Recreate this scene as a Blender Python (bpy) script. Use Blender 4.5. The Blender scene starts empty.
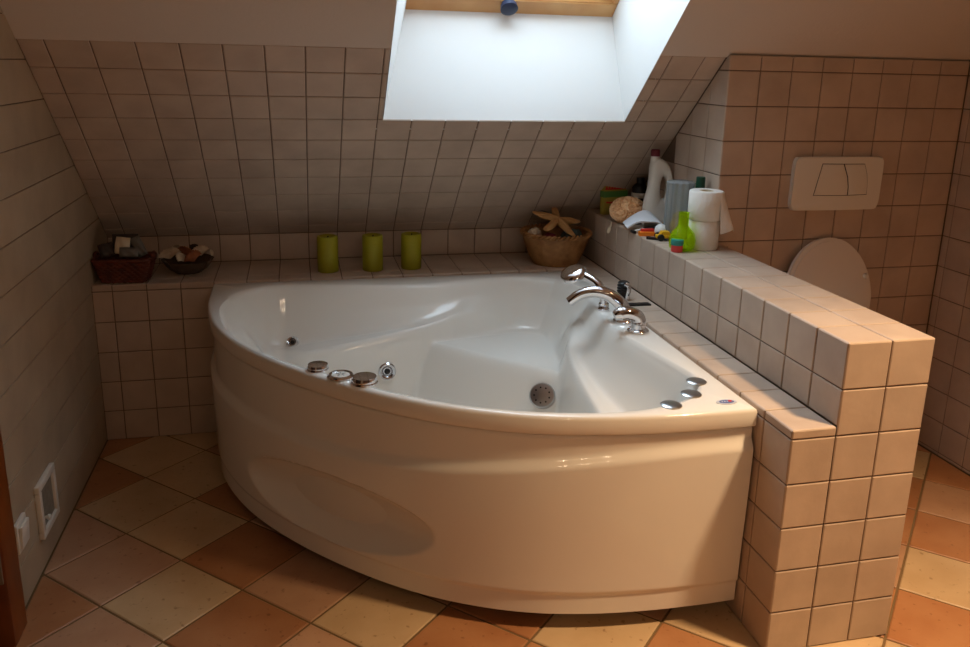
import bpy, bmesh, math, random
import numpy as np
from mathutils import Vector, Matrix, noise
random.seed(7)
T = 0.11                      # one wall tile pitch in metres; geometry below is written in tile pitches
SY, SZ = 1.0086, 0.9902
C = bpy.context.scene.collection
S = bpy.context.scene
PI = math.pi

# ------------------------------------------------------------------ camera
cam_d = bpy.data.cameras.new('camera'); cam = bpy.data.objects.new('camera', cam_d); C.objects.link(cam)
pitch, yaw, roll = 0.2525, 0.2348, 0.0229
fwd = Vector((math.sin(yaw)*math.cos(pitch), math.cos(yaw)*math.cos(pitch), -math.sin(pitch)))
rt0 = Vector((math.cos(yaw), -math.sin(yaw), 0)); up0 = rt0.cross(fwd)
rt = math.cos(roll)*rt0 + math.sin(roll)*up0
up = -math.sin(roll)*rt0 + math.cos(roll)*up0
M = Matrix((rt, up, -fwd)).transposed().to_4x4()
M.translation = Vector((-9.318, -13.088, 12.042))*T
cam.matrix_world = M
cam_d.sensor_width = 36; cam_d.sensor_fit = 'HORIZONTAL'
cam_d.lens = 819.44/970*36
cam_d.shift_x = -5.84/970; cam_d.shift_y = -49.04/970
cam_d.clip_start = 0.02
S.camera = cam

# ------------------------------------------------------------------ light, world, exposure
w = bpy.data.worlds.new('sky'); S.world = w; w.use_nodes = True
wn = w.node_tree.nodes; bg = wn['Background']
bg.inputs[0].default_value = (0.74, 0.89, 1.0, 1); bg.inputs[1].default_value = 9.2
def area(name, loc, size, power, col, rot=(0,0,0), shape='DISK', spread=PI, sy=None):
    l = bpy.data.lights.new(name, 'AREA'); l.shape = shape; l.size = size*T; l.energy = power; l.color = col
    if sy: l.size_y = sy*T
    l.spread = spread
    o = bpy.data.objects.new(name, l); C.objects.link(o); o.location = Vector(loc)*T; o.rotation_euler = rot
    return o
# warm ceiling spotlight to the right of the bath
sl = bpy.data.lights.new('warm_ceiling_lamp', 'SPOT'); sl.energy = 300; sl.color = (1.0, 0.66, 0.36)
sl.spot_size = math.radians(88); sl.spot_blend = 1.0; sl.shadow_soft_size = 0.9*T
so = bpy.data.objects.new('warm_ceiling_lamp', sl); C.objects.link(so); so.location = Vector((5.6, -5.2, 21.6))*T
so.rotation_euler = (math.radians(-4), math.radians(10), 0)
# warm lamp over the mirror behind the camera
for i in range(3):
    area('mirror_lamp', (-9.6+3.1*i, -18.6, 16.5), 0.12, 1.35, (1.0, 0.72, 0.48), rot=(math.radians(75), 0, 0), spread=math.radians(170))
S.view_settings.view_transform = 'Standard'; S.view_settings.look = 'None'
S.view_settings.gamma = 1; S.view_settings.exposure = 0.0; S.view_settings.use_curve_mapping = False
S.cycles.max_bounces = 10; S.cycles.diffuse_bounces = 4

# ------------------------------------------------------------------ materials
def srgb(r, g, b):
    f = lambda c: ((c/255+0.055)/1.055)**2.4 if c/255 > 0.04045 else c/255/12.92
    return (f(r), f(g), f(b), 1)
def mat(name, col, rough=0.5, metal=0, col2=None, scale=8, island=0.0, bump=0.0, bscale=60, spec=0.5, coat=0, trans=0, ior=1.45, alpha=1, detail=4, ramp=(0.35, 0.65), sss=0):
    m = bpy.data.materials.new(name); m.use_nodes = True
    n = m.node_tree.nodes; L = m.node_tree.links; p = n['Principled BSDF']
    p.inputs['Base Color'].default_value = col; p.inputs['Roughness'].default_value = rough
    p.inputs['Metallic'].default_value = metal; p.inputs['Specular IOR Level'].default_value = spec
    p.inputs['Coat Weight'].default_value = coat; p.inputs['Coat Roughness'].default_value = 0.08
    p.inputs['Transmission Weight'].default_value = trans; p.inputs['IOR'].default_value = ior
    p.inputs['Alpha'].default_value = alpha
    tc = n.new('ShaderNodeTexCoord')
    src = None
    if col2:
        nz = n.new('ShaderNodeTexNoise'); nz.inputs['Scale'].default_value = scale; nz.inputs['Detail'].default_value = detail
        L.new(tc.outputs['Object'], nz.inputs['Vector'])
        cr = n.new('ShaderNodeValToRGB'); cr.color_ramp.elements[0].position = ramp[0]; cr.color_ramp.elements[1].position = ramp[1]
        cr.color_ramp.elements[0].color = col; cr.color_ramp.elements[1].color = col2
        L.new(nz.outputs[0], cr.inputs[0]); src = cr.outputs[0]
    if island:
        g = n.new('ShaderNodeNewGeometry'); mr = n.new('ShaderNodeMapRange')
        mr.inputs[3].default_value = 1-island; mr.inputs[4].default_value = 1+island
        L.new(g.outputs['Random Per Island'], mr.inputs[0])
        hs = n.new('ShaderNodeHueSaturation'); hs.inputs['Color'].default_value = col
        L.new(mr.outputs[0], hs.inputs['Value'])
        if src: L.new(src, hs.inputs['Color'])
        src = hs.outputs[0]
    if src: L.new(src, p.inputs['Base Color'])
    if bump:
        nz = n.new('ShaderNodeTexNoise'); nz.inputs['Scale'].default_value = bscale; nz.inputs['Detail'].default_value = 3
        L.new(tc.outputs['Object'], nz.inputs['Vector'])
        b = n.new('ShaderNodeBump'); b.inputs['Strength'].default_value = bump; b.inputs['Distance'].default_value = 0.004
        L.new(nz.outputs[0], b.inputs['Height']); L.new(b.outputs[0], p.inputs['Normal'])
    return m
TILE = mat('beige_wall_tile', srgb(182,162,145), 0.42, col2=srgb(196,176,158), scale=9, island=0.05, bump=0.25, bscale=25)
TILE_L = mat('stone_wall_tile', srgb(170,152,128), 0.5, col2=srgb(184,166,140), scale=7, island=0.05, bump=0.25, bscale=25)
GROUT = mat('brown_grout', srgb(120,102,88), 0.9, bump=0.2)
FGROUT = mat('floor_grout', srgb(122,98,66), 0.9, bump=0.2)
def floor_mat(name, a, b):
    m = mat(name, a, 0.42, col2=b, scale=7, island=0.10, bump=0.3, bscale=30, detail=8, ramp=(0.3, 0.7))
    n = m.node_tree.nodes; L = m.node_tree.links; p = n['Principled BSDF']
    tc = n.new('ShaderNodeTexCoord'); v = n.new('ShaderNodeTexNoise'); v.inputs['Scale'].default_value = 55; v.inputs['Detail'].default_value = 6
    L.new(tc.outputs['Object'], v.inputs['Vector'])
    cr = n.new('ShaderNodeValToRGB'); cr.color_ramp.elements[0].position = 0.30; cr.color_ramp.elements[1].position = 0.37
    cr.color_ramp.elements[0].color = (0.66,0.60,0.55,1); cr.color_ramp.elements[1].color = (1,1,1,1)
    L.new(v.outputs[0], cr.inputs[0])
    old = p.inputs['Base Color'].links[0].from_socket
    mx = n.new('ShaderNodeMix'); mx.data_type = 'RGBA'; mx.blend_type = 'MULTIPLY'; mx.inputs[0].default_value = 1
    L.new(old, mx.inputs[6]); L.new(cr.outputs[0], mx.inputs[7]); L.new(mx.outputs[2], p.inputs['Base Color'])
    return m
F_SAND = floor_mat('sand_floor_tile', srgb(192,162,124), srgb(208,180,142))
F_TERRA = floor_mat('terracotta_floor_tile', srgb(164,110,72), srgb(180,130,90))
F_PINK = floor_mat('pink_clay_floor_tile', srgb(180,138,108), srgb(196,156,124))
PLASTER = mat('white_plaster', srgb(206,196,186), 0.9, bump=0.25, bscale=90)
REVEAL = mat('white_reveal_paint', srgb(226,226,224), 0.6)
ACRYL = mat('white_acrylic', srgb(236,232,224), 0.10, spec=0.5)
CHROME = mat('chrome', (0.72,0.72,0.74,1), 0.07, metal=1)
SATIN = mat('satin_chrome', (0.50,0.50,0.50,1), 0.28, metal=1)
BLACK = mat('black_plastic', srgb(22,22,24), 0.35)
GAP_SHADE = mat('gap_shade', srgb(30,22,18), 0.9)
WOOD = mat('varnished_pine', srgb(196,140,84), 0.35, col2=srgb(214,164,106), scale=5)
WOOD_D = mat('red_brown_door_wood', srgb(136,70,24), 0.3, col2=srgb(112,54,18), scale=6)
DOORM = mat('dark_door_leaf', srgb(44,34,32), 0.5)
WHITEP = mat('white_plastic', srgb(226,222,212), 0.3)
CERAM = mat('white_ceramic', srgb(230,222,212), 0.15)
FROST = mat('grey_frosted_panel', srgb(122,118,106), 0.35, col2=srgb(142,138,124), scale=60)
CANDLE = mat('lime_green_wax', srgb(156,150,20), 0.5, col2=srgb(144,138,16), scale=12)
WICK_GROOVE = mat('wick_and_groove_shade', srgb(40,36,28), 0.9)
WICKER = mat('tan_wicker', srgb(172,124,74), 0.6, col2=srgb(140,96,54), scale=30, bump=0.3, bscale=120)
WICKER_D = mat('red_brown_wicker', srgb(112,52,34), 0.5, col2=srgb(76,34,24), scale=30)
PUFF = mat('peach_net', srgb(255,214,168), 0.8, bump=0.25, bscale=160)
PAPER = mat('white_tissue', srgb(238,234,226), 0.9, bump=0.35, bscale=140)
BOTTLE = mat('milky_white_plastic', srgb(226,222,214), 0.35)
BURG = mat('burgundy_plastic', srgb(110,28,44), 0.4)
YEL = mat('yellow_plastic', srgb(232,176,30), 0.35)
ORANGE = mat('orange_plastic', srgb(236,128,30), 0.4)
RED = mat('red_plastic', srgb(206,48,40), 0.4)
TEAL = mat('teal_plastic', srgb(48,150,140), 0.4)
GREEN_D = mat('dark_green_plastic', srgb(18,66,46), 0.35)
GREEN_P = mat('green_print', srgb(86,138,70), 0.5)
OLIVE = mat('olive_print', srgb(170,150,60), 0.5)
CLOTH = mat('white_cloth', srgb(228,232,238), 0.9, bump=0.3, bscale=120)
MAROON = mat('maroon_sponge', srgb(110,30,42), 0.9, bump=0.8, bscale=100)
TEALC = mat('grey_teal_cloth', srgb(86,100,98), 0.9, bump=0.5, bscale=80)
STAR = mat('tan_starfish', srgb(206,160,104), 0.8, bump=0.8, bscale=110)
SHELL_W = mat('cream_shell', srgb(226,212,188), 0.4, col2=srgb(190,166,140), scale=40)
SHELL_O = mat('orange_shell', srgb(190,120,80), 0.4, col2=srgb(150,88,58), scale=40)
SHELL_B = mat('dark_shell', srgb(50,34,30), 0.4)
BLUEC = mat('blue_badge_print', srgb(96,112,160), 0.3)
FOIL_G = mat('grey_sachet', srgb(110,108,104), 0.35)
FOIL_D = mat('dark_sachet', srgb(58,50,48), 0.35)
CARD = mat('cream_card', srgb(222,210,186), 0.7)
BLUEK = mat('dark_blue_grey_plastic', srgb(40,52,78), 0.3)
def glassy(name, col, tfac, tcol=None):
    m = bpy.data.materials.new(name); m.use_nodes = True; n = m.node_tree.nodes; L = m.node_tree.links; n.clear()
    o = n.new('ShaderNodeOutputMaterial'); t = n.new('ShaderNodeBsdfTransparent'); g = n.new('ShaderNodeBsdfPrincipled')
    t.inputs[0].default_value = tcol or col; g.inputs['Base Color'].default_value = col; g.inputs['Roughness'].default_value = 0.08
    mx = n.new('ShaderNodeMixShader'); mx.inputs[0].default_value = tfac
    L.new(t.outputs[0], mx.inputs[1]); L.new(g.outputs[0], mx.inputs[2]); L.new(mx.outputs[0], o.inputs[0])
    return m
PANE = glassy('window_glass', (0.96,0.98,1,1), 0.04)
LIME = glassy('lime_clear_plastic', srgb(205,230,30), 0.24, srgb(238,255,140))
CLEAR = glassy('cloudy_clear_plastic', srgb(214,222,226), 0.34)
BOWLG = mat('dark_glass_bowl', srgb(84,66,54), 0.15)

# ------------------------------------------------------------------ mesh helpers (tile units)
def obj(name, bm, m, parent=None, smooth=40, loc=None, rot=None, mats=None):
    me = bpy.data.meshes.new(name)
    bm.normal_update()
    for v in bm.verts: v.co *= T
    bm.to_mesh(me); bm.free()
    for mm in (mats or [m]): me.materials.append(mm)
    if smooth:
        me.shade_smooth(); me.set_sharp_from_angle(angle=math.radians(smooth))
    o = bpy.data.objects.new(name, me); C.objects.link(o)
    if loc is not None: o.location = Vector(loc)*T
    if rot is not None: o.rotation_euler = rot
    if parent is not None: o.parent = parent
    return o
def thing(name, label, cat, loc=(0,0,0), rotz=0, group=None):
    o = bpy.data.objects.new(name, None); C.objects.link(o); o.empty_display_size = 0.03
    o.location = Vector(loc)*T; o.rotation_euler = (0,0,rotz)
    o['label'] = label; o['category'] = cat
    if group: o['group'] = group
    return o
def tag(o, label, cat, group=None):
    o['label'] = label; o['category'] = cat
    if group: o['group'] = group
    return o
def struct(o, label=None):
    o['kind'] = 'structure'
    if label: o['label'] = label
    return o
def BM(): return bmesh.new()
def box(bm, a, b, bev=0, mi=0, seg=2):
    t = bmesh.new(); bmesh.ops.create_cube(t, size=1)
    a = Vector(a); b = Vector(b)
    for v in t.verts: v.co = Vector(((a[i]+b[i])/2 + v.co[i]*(b[i]-a[i]) for i in range(3)))
    if bev: bmesh.ops.bevel(t, geom=t.edges[:], offset=bev, segments=seg, profile=0.5, affect='EDGES')
    for f in t.faces: f.material_index = mi
    merge(bm, t)
def merge(bm, t, mtx=None):
    if mtx is not None: bmesh.ops.transform(t, matrix=mtx, verts=t.verts[:])
    bmesh.ops.recalc_face_normals(t, faces=t.faces[:])
    me = bpy.data.meshes.new('tmp'); t.to_mesh(me); t.free(); bm.from_mesh(me); bpy.data.meshes.remove(me)
def lathe(bm, prof, seg=32, mi=0, mtx=None, rad=None):
    """prof: list of (r,z); rad: optional function (theta,i)->factor"""
    t = bmesh.new(); rings = []
    for i, (r, z) in enumerate(prof):
        if r <= 1e-6: rings.append([t.verts.new((0,0,z))])
        else:
            rings.append([t.verts.new((r*(rad(2*PI*k/seg,i) if rad else 1)*math.cos(2*PI*k/seg), r*(rad(2*PI*k/seg,i) if rad else 1)*math.sin(2*PI*k/seg), z)) for k in range(seg)])
    for a, b in zip(rings, rings[1:]):
        for k in range(seg):
            k2 = (k+1) % seg
            if len(a) == 1 and len(b) == 1: continue
            if len(a) == 1: f = (a[0], b[k], b[k2])
            elif len(b) == 1: f = (a[k], a[k2], b[0])
            else: f = (a[k], a[k2], b[k2], b[k])
            t.faces.new(f).material_index = mi
    merge(bm, t, mtx)
def tube(bm, pts, rads, seg=12, mi=0, flat=1.0, closed=False):
    """tapered tube along pts"""
    t = bmesh.new(); pts = [Vector(p) for p in pts]; n = len(pts)
    if not hasattr(rads, '__len__'): rads = [rads]*n
    ref = Vector((0,0,1)); rings = []
    for i, p in enumerate(pts):
        if closed: d = (pts[(i+1) % n]-pts[i-1]).normalized()
        else: d = (pts[min(i+1,n-1)]-pts[max(i-1,0)]).normalized()
        if abs(d.dot(ref)) > 0.98: ref = Vector((1,0,0)) if abs(d.x) < 0.9 else Vector((0,1,0))
        x = d.cross(ref).normalized(); y = x.cross(d).normalized(); ref = y
        rings.append([t.verts.new(p + x*rads[i]*math.cos(2*PI*k/seg) + y*flat*rads[i]*math.sin(2*PI*k/seg)) for k in range(seg)])
    pr = list(zip(rings, rings[1:])) + ([(rings[-1], rings[0])] if closed else [])
    for a, b in pr:
        for k in range(seg): t.faces.new((a[k], a[(k+1)%seg], b[(k+1)%seg], b[k])).material_index = mi
    if not closed:
        t.faces.new(rings[0]).material_index = mi; t.faces.new(rings[-1]).material_index = mi
    merge(bm, t)
def prism(bm, poly, z0, z1, mi=0, bev=0, mtx=None):
    t = bmesh.new()
    a = [t.verts.new((x, y, z0)) for x, y in poly]; b = [t.verts.new((x, y, z1)) for x, y in poly]
    t.faces.new(a[::-1]); top = t.faces.new(b)
    for i in range(len(a)): t.faces.new((a[i], a[(i+1)%len(a)], b[(i+1)%len(a)], b[i]))
    if bev: bmesh.ops.bevel(t, geom=list(top.edges), offset=bev, segments=3, profile=0.5, affect='EDGES')
    for f in t.faces: f.material_index = mi
    merge(bm, t, mtx)
def spline(P, n=12, closed=False):
    P = [Vector(p) for p in P]; out = []; N = len(P)
    rng = range(N) if closed else range(N-1)
    for i in rng:
        g = (lambda j: P[j % N]) if closed else (lambda j: P[max(0, min(N-1, j))])
        p0, p1, p2, p3 = g(i-1), g(i), g(i+1), g(i+2)
        for k in range(n):
            t = k/n
            out.append(0.5*((2*p1)+(p2-p0)*t+(2*p0-5*p1+4*p2-p3)*t*t+(3*p1-p0-3*p2+p3)*t**3))
    if not closed: out.append(P[-1].copy())
    return out
def sstep(a, b, x):
    t = max(0, min(1, (x-a)/(b-a))); return t*t*(3-2*t)
def rotm(axis, ang): return Matrix.Rotation(ang, 4, axis)
def trm(v): return Matrix.Translation(Vector(v))

# --- tiled surfaces: real slabs with eased edges standing on the grout
def clip_poly(poly, a, b, c):
    """keep a*x+b*y<=c"""
    out = []
    for i in range(len(poly)):
        p, q = poly[i], poly[(i+1) % len(poly)]
        dp, dq = a*p[0]+b*p[1]-c, a*q[0]+b*q[1]-c
        if dp <= 1e-9: out.append(p)
        if (dp < -1e-9 and dq > 1e-9) or (dp > 1e-9 and dq < -1e-9):
            s = dp/(dp-dq); out.append((p[0]+(q[0]-p[0])*s, p[1]+(q[1]-p[1])*s))
    return out
def inset(poly, d):
    n = len(poly); out = []
    for i in range(n):
        p0, p1, p2 = Vector(poly[i-1]), Vector(poly[i]), Vector(poly[(i+1) % n])
        e1 = (p1-p0).normalized(); e2 = (p2-p1).normalized()
        n1 = Vector((-e1.y, e1.x)); n2 = Vector((-e2.y, e2.x))
        k = 1+n1.dot(n2)
        if k < 0.05: return None
        out.append(tuple(p1 + (n1+n2)*(d/k)))
    # orientation check
    ar = sum(out[i][0]*out[(i+1)%n][1]-out[(i+1)%n][0]*out[i][1] for i in range(n))/2
    if ar <= 0.004: return None
    for i in range(n):
        a = Vector(poly[(i+1)%n])-Vector(poly[i]); b = Vector(out[(i+1)%n])-Vector(out[i])
        if a.dot(b) <= 0: return None
    return out
def clean(poly):
    out = []
    for p in poly:
        if not out or (Vector(p)-Vector(out[-1])).length > 1e-3: out.append(p)
    if len(out) > 1 and (Vector(out[0])-Vector(out[-1])).length < 1e-3: out.pop()
    return out
def slab(bm, poly, O, ex, ey, h=0.025, gap=0.03, ch=0.02, mi=0):
    """tile whose face lies in the plane O,ex,ey ; grout is h behind"""
    poly = clean(poly)
    if len(poly) < 3: return
    n = ex.cross(ey)
    base = inset(poly, gap/2); top = inset(poly, gap/2+ch)
    if not base or not top: return
    P = lambda q, z: O + ex*q[0] + ey*q[1] + n*z
    r0 = [bm.verts.new(P(q, -h-0.01)) for q in base]
    r1 = [bm.verts.new(P(q, -ch*0.7)) for q in base]
    r2 = [bm.verts.new(P(q, 0)) for q in top]
    N = len(base)
    for a, b in ((r0, r1), (r1, r2)):
        for i in range(N): bm.faces.new((a[i], a[(i+1)%N], b[(i+1)%N], b[i])).material_index = mi
    bm.faces.new(r2).material_index = mi
def field(bm, O, ex, ey, xs, ys, clips=(), **kw):
    O, ex, ey = Vector(O), Vector(ex), Vector(ey)
    for i in range(len(xs)-1):
        for j in range(len(ys)-1):
            poly = [(xs[i], ys[j]), (xs[i+1], ys[j]), (xs[i+1], ys[j+1]), (xs[i], ys[j+1])]
            for c in clips:
                poly = clip_poly(poly, *c)
                if len(poly) < 3: break
            if len(poly) >= 3: slab(bm, poly, O, ex, ey, **kw)
def joints(a, b, off, step=1.0):
    k = math.ceil((a-off)/step+1e-6); out = [a]
    while off+k*step < b-1e-6:
        out.append(off+k*step); k += 1
    out.append(b); return out
def quadface(bm, pts, mi=0):
    f = bm.faces.new([bm.verts.new(p) for p in pts]); f.material_index = mi; return f

# ------------------------------------------------------------------ room dimensions (tile units)
XL, XR = -15.6, 10.62
YB, YW = 13.242, 15.973        # front and rear of the ledge behind the bath
ZL, ZW = 5.155, 6.922          # ledge top, low wall top
ZS = 6.10                      # top of short rear wall, foot of roof slope
YT = 8.554                     # WC wall
XJ = 2.62
YR, ZC = -20.0, 22.0           # rear wall behind the camera, flat ceiling
sn = Vector((0, 7.207, -6.23)).normalized()       # down the slope
NS = Vector((0, -0.654, -0.757)).normalized()     # into the room
NS = Vector((0, -6.23, -7.207)).normalized()
slope_len = 9.526
def SP(x, dist):   # point on slope face, dist measured up from its foot
    return Vector((x, YW, ZS)) - sn*dist
D_TILE = (12.345-ZS)/6.23*9.526          # slope distance of top edge of the tiles
D_OPEN = (10.36-ZS)/6.23*9.526
D_CEIL = (ZC-ZS)/6.23*9.526
OX0, OX1 = -6.854, 0.585
D_OTOP = D_OPEN+12.0
GZ = 0.03

# floor ---------------------------------------------------------------------------------------------
bm = BM()
box(bm, (XL-3, YR-1.5, -1), (XR+1.5, YW+1.5, -GZ), mi=0)
known = {(-12.47,4.45):1, (-12.45,7.45):1, (-11,6):2, (-14,6):3, (-11,3):2, (-15.5,4.5):2, (-14,3):3, (-9.5,4.5):3, (-14,9):1,
         (-12.5,10.4):1, (-15.5,10.5):2, (-8,3):1, (-9.5,1.5):3, (-6.5,1.4):2, (-3.4,1.4):1, (-1.8,-.1):2, (-0.4,1.4):1, (-5,0):2,
         (6.4,1.6):1, (4.8,0):2, (7.8,3.2):2, (9.3,4.7):3, (8.0,0.2):2, (3.3,1.5):2, (9.4,1.6):3, (-15.5,7.5):3, (-11,9):2, (-12.5,1.4):1,
         (1.2,-0.2):1, (2.8,-1.6):1, (-.3,-1.6):1, (-15.5,1.5):3}
P1 = 1.535; P2 = 1.51
fx0, fy0 = -12.46, 5.96
keyed = {}
for (x, y), c in known.items():
    # cell centres sit at odd parity of (i+j)
    best = min(((i, j) for i in range(-4, 20) for j in range(-8, 14) if (i+j) % 2), key=lambda q: (fx0+q[0]*P1-x)**2+(fy0+q[1]*P2-y)**2)
    keyed[best] = c
for i in range(-4, 18):
    for j in range(-20, 9):
        if (i+j) % 2 == 0: continue
        cx, cy = fx0+i*P1, fy0+j*P2
        poly = [(cx-P1, cy), (cx, cy-P2), (cx+P1, cy), (cx, cy+P2)]
        for c in ((-1,0,-XL), (1,0,XR), (0,-1,-YR), (0,1,YW)):
            poly = clip_poly(poly, *c)
            if len(poly) < 3: break
        if len(poly) < 3: continue
        mi = keyed.get((i, j), random.choice((1,2,2,3)))
        slab(bm, poly, Vector((0,0,0)), Vector((1,0,0)), Vector((0,1,0)), h=0.03, gap=0.055, ch=0.025, mi=mi)
struct(obj('floor', bm, FGROUT, mats=[FGROUT, F_SAND, F_TERRA, F_PINK], smooth=0), 'floor of sand, terracotta and pink clay tiles laid diagonally')

# left wall -----------------------------------------------------------------------------------------
bm = BM()
DY0, DY1, DZ1 = -5.0, 3.45, 18.6      # door opening in left wall
for a, b in (((XL-1, DY1, -0.5), (XL-GZ, YW+1, ZC+.5)), ((XL-1, YR-1, -0.5), (XL-GZ, DY0, ZC+.5)), ((XL-1, DY0, DZ1), (XL-GZ, DY1, ZC+.5))):
    box(bm, a, b, mi=0)
rows = [0]+[k*SZ for k in range(1, 23)]+[ZC]
field(bm, (XL,0,0), (0,1,0), (0,0,1), [DY1, YW], rows, mi=1, gap=0.024, ch=0.01)
field(bm, (XL,0,0), (0,1,0), (0,0,1), joints(YR, DY0, 7.2, 3.03), rows, mi=1, gap=0.024, ch=0.01)
field(bm, (XL,0,0), (0,1,0), (0,0,1), joints(DY0, DY1, 7.2, 3.03), [DZ1]+[k*SZ for k in range(19, 23)]+[ZC], mi=1, gap=0.024, ch=0.01)
struct(obj('wall_left', bm, GROUT, mats=[GROUT, TILE_L], smooth=0))

# short rear wall, ledge ------------------------------------------------------------------------------
bm = BM()
box(bm, (XL-1, YW+GZ, -.5), (XJ+1.5, YW+1, ZS+1.0), mi=0)
xj = joints(XL, 2.2, -0.019)
field(bm, (0,YW,0), (1,0,0), (0,0,1), xj, [ZL, ZS], mi=1)
struct(obj('wall_back', bm, GROUT, mats=[GROUT, TILE], smooth=0), 'short tiled wall between ledge and sloping ceiling')
bm = BM()
box(bm, (XL-.02, YB+GZ, -.3), (0.0, YW+.2, ZL-GZ), mi=0)
field(bm, (0,YB,0), (1,0,0), (0,0,1), joints(XL, 0, -0.019), [0]+[k*SZ for k in range(1,6)]+[ZL], mi=1)
field(bm, (0,0,ZL), (1,0,0), (0,1,0), joints(XL, 0, -0.019), [YB, 13.85, YW], mi=1)
struct(obj('wall_ledge_back', bm, GROUT, mats=[GROUT, TILE], smooth=0), 'low tiled ledge running behind the bath')
bm = BM()
box(bm, (GZ, GZ, -.3), (1.0, YW+.2, ZL-GZ), mi=0)
field(bm, (0,0,ZL), (1,0,0), (0,1,0), [0,1], [0]+[k*SY for k in range(1,16)]+[YW], mi=1)
field(bm, (0,0,0), (1,0,0), (0,0,1), [0,1], [0]+[k*SZ for k in range(1,6)]+[ZL], mi=1)      # front face
field(bm, (0,0,0), (0,-1,0), (0,0,1), [-YB]+[-k*SY for k in range(13,0,-1)]+[0], [0]+[k*SZ for k in range(1,6)]+[ZL], mi=1)
struct(obj('wall_ledge_right', bm, GROUT, mats=[GROUT, TILE], smooth=0), 'low tiled ledge between the bath and the partition wall')

# low partition wall ------------------------------------------------------------------------------------
bm = BM()
box(bm, (1+GZ, GZ, -.3), (3-GZ, YT+.3, ZW-GZ), mi=0)
box(bm, (1+GZ, YT, -.3), (XJ+.5, YW+.2, ZW-GZ), mi=0)
zr = [0]+[k*SZ for k in range(1,7)]+[ZW]
field(bm, (0,0,0), (1,0,0), (0,0,1), [1,2,3], zr, mi=1)
field(bm, (1,0,0), (0,-1,0), (0,0,1), [-YW]+[-k*SY for k in range(15,0,-1)]+[0], [ZL, 6*SZ, ZW], mi=1)
field(bm, (0,0,ZW), (1,0,0), (0,1,0), [1,2,3], [0]+[k*SY for k in range(1,9)]+[YT], mi=1)
field(bm, (0,0,ZW), (1,0,0), (0,1,0), [1,2,XJ], [YT]+[k*SY for k in range(9,15)]+[15.1], mi=1)
field(bm, (3,0,0), (0,1,0), (0,0,1), [0]+[k*SY for k in range(1,9)]+[YT], zr, mi=1)
struct(obj('wall_partition', bm, GROUT, mats=[GROUT, TILE], smooth=0), 'low tiled partition wall between bath and toilet')

# boxed WC wall -------------------------------------------------------------------------------------------
ZT0 = 10.01
wr = [0]+[ZT0+k*SZ for k in range(-10, 3)]
bm = BM()
box(bm, (XJ+GZ, YT+GZ, -.3), (XR+.5, YT+8.5, 12.36), mi=0)
field(bm, (0,YT,0), (1,0,0), (0,0,1), [XJ+k for k in range(0,9)], wr+[12.345+.08], mi=1)
# side face toward the bath, clipped by the roof slope
cl = [(0.654*1.0, 0.757, 0)]
k_ = 6.23*YW + 7.207*ZS
field(bm, (XJ,0,0), (0,-1,0), (0,0,1), [-YW-.2]+[-(YT+k*SY) for k in range(7,0,-1)]+[-YT], [ZW]+[r for r in wr if r > ZW+.05]+[12.4],
      clips=[(-6.23, 7.207, k_)], mi=1)
struct(obj('wall_toilet', bm, GROUT, mats=[GROUT, TILE], smooth=0), 'tiled boxed wall carrying the flush plate')
bm = BM()
box(bm, (XR+GZ, YR-1, -.3), (XR+1, YT+1, ZC+.5), mi=0)
field(bm, (XR,0,0), (0,-1,0), (0,0,1), [-YT]+[-(YT-.28-k*SY) for k in range(0,28)]+[-YR], wr+[13.0]+[13+k for k in range(1,9)]+[ZC], mi=1)
struct(obj('wall_right', bm, GROUT, mats=[GROUT, TILE], smooth=0))
bm = BM(); box(bm, (XL-1, YR-1, -.3), (XR+1, YR, ZC+.5)); struct(obj('wall_rear', bm, GROUT, smooth=0))

# sloping ceiling -----------------------------------------------------------------------------------------
# white boards: four pieces round the opening
bm = BM()
def slope_piece(bm, x0, x1, d0, d1, off=GZ, th=0.6, mi=0):
    t = bmesh.new(); v = []
    for z in (off, off+th):
        for x, d in ((x0,d0), (x1,d0), (x1,d1), (x0,d1)): v.append(t.verts.new(SP(x, d)-NS*z))
    for f in ((0,1,2,3), (7,6,5,4), (0,4,5,1), (1,5,6,2), (2,6,7,3), (3,7,4,0)): t.faces.new([v[i] for i in f]).material_index = mi
    merge(bm, t)
slope_piece(bm, XL-.5, OX0, D_TILE, D_CEIL+2, off=0)
slope_piece(bm, OX1, XR+.5, D_TILE, D_CEIL+2, off=0)
slope_piece(bm, OX0, OX1, D_OTOP, D_CEIL+2, off=0)
box(bm, (XL-1, YR-1, ZC), (XR+1, SP(0,D_CEIL).y+1.5, ZC+.6), mi=0)
struct(obj('ceiling', bm, PLASTER, smooth=20), 'white plastered sloping ceiling')
bm = BM()
slope_piece(bm, XL-.5, XJ+.6, -0.6, D_OPEN, mi=0)
slope_piece(bm, XL-.5, OX0, D_OPEN, D_TILE, mi=0)
slope_piece(bm, OX1, XJ+.6, D_OPEN, D_TILE, mi=0)
O = Vector((0, YW, ZS)); ex = Vector((1,0,0)); ey = -sn     # ex x ey
rowd = 0.6553/6.23*9.526
ds = [D_TILE-k*rowd for k in range(9, -1, -1)]; ds = [0]+[d for d in ds if d > 0.05]
# keep normal pointing into the room: ex × (up the slope) points into the room?
if ex.cross(ey).dot(NS) < 0: raise Exception('slope normal')
xs_all = joints(XL, XJ, -0.019)
field(bm, O, ex, ey, xs_all, [d for d in ds if d <= D_OPEN+.05], mi=1)
up_ds = [d for d in ds if d >= D_OPEN-.08]
field(bm, O, ex, ey, joints(XL, OX0, -0.019), up_ds, mi=1)
field(bm, O, ex, ey, joints(OX1, XJ, -0.019), up_ds, mi=1)
struct(obj('wall_slope', bm, GROUT, mats=[GROUT, TILE], smooth=0), 'tiled lower part of the sloping ceiling')

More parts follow.
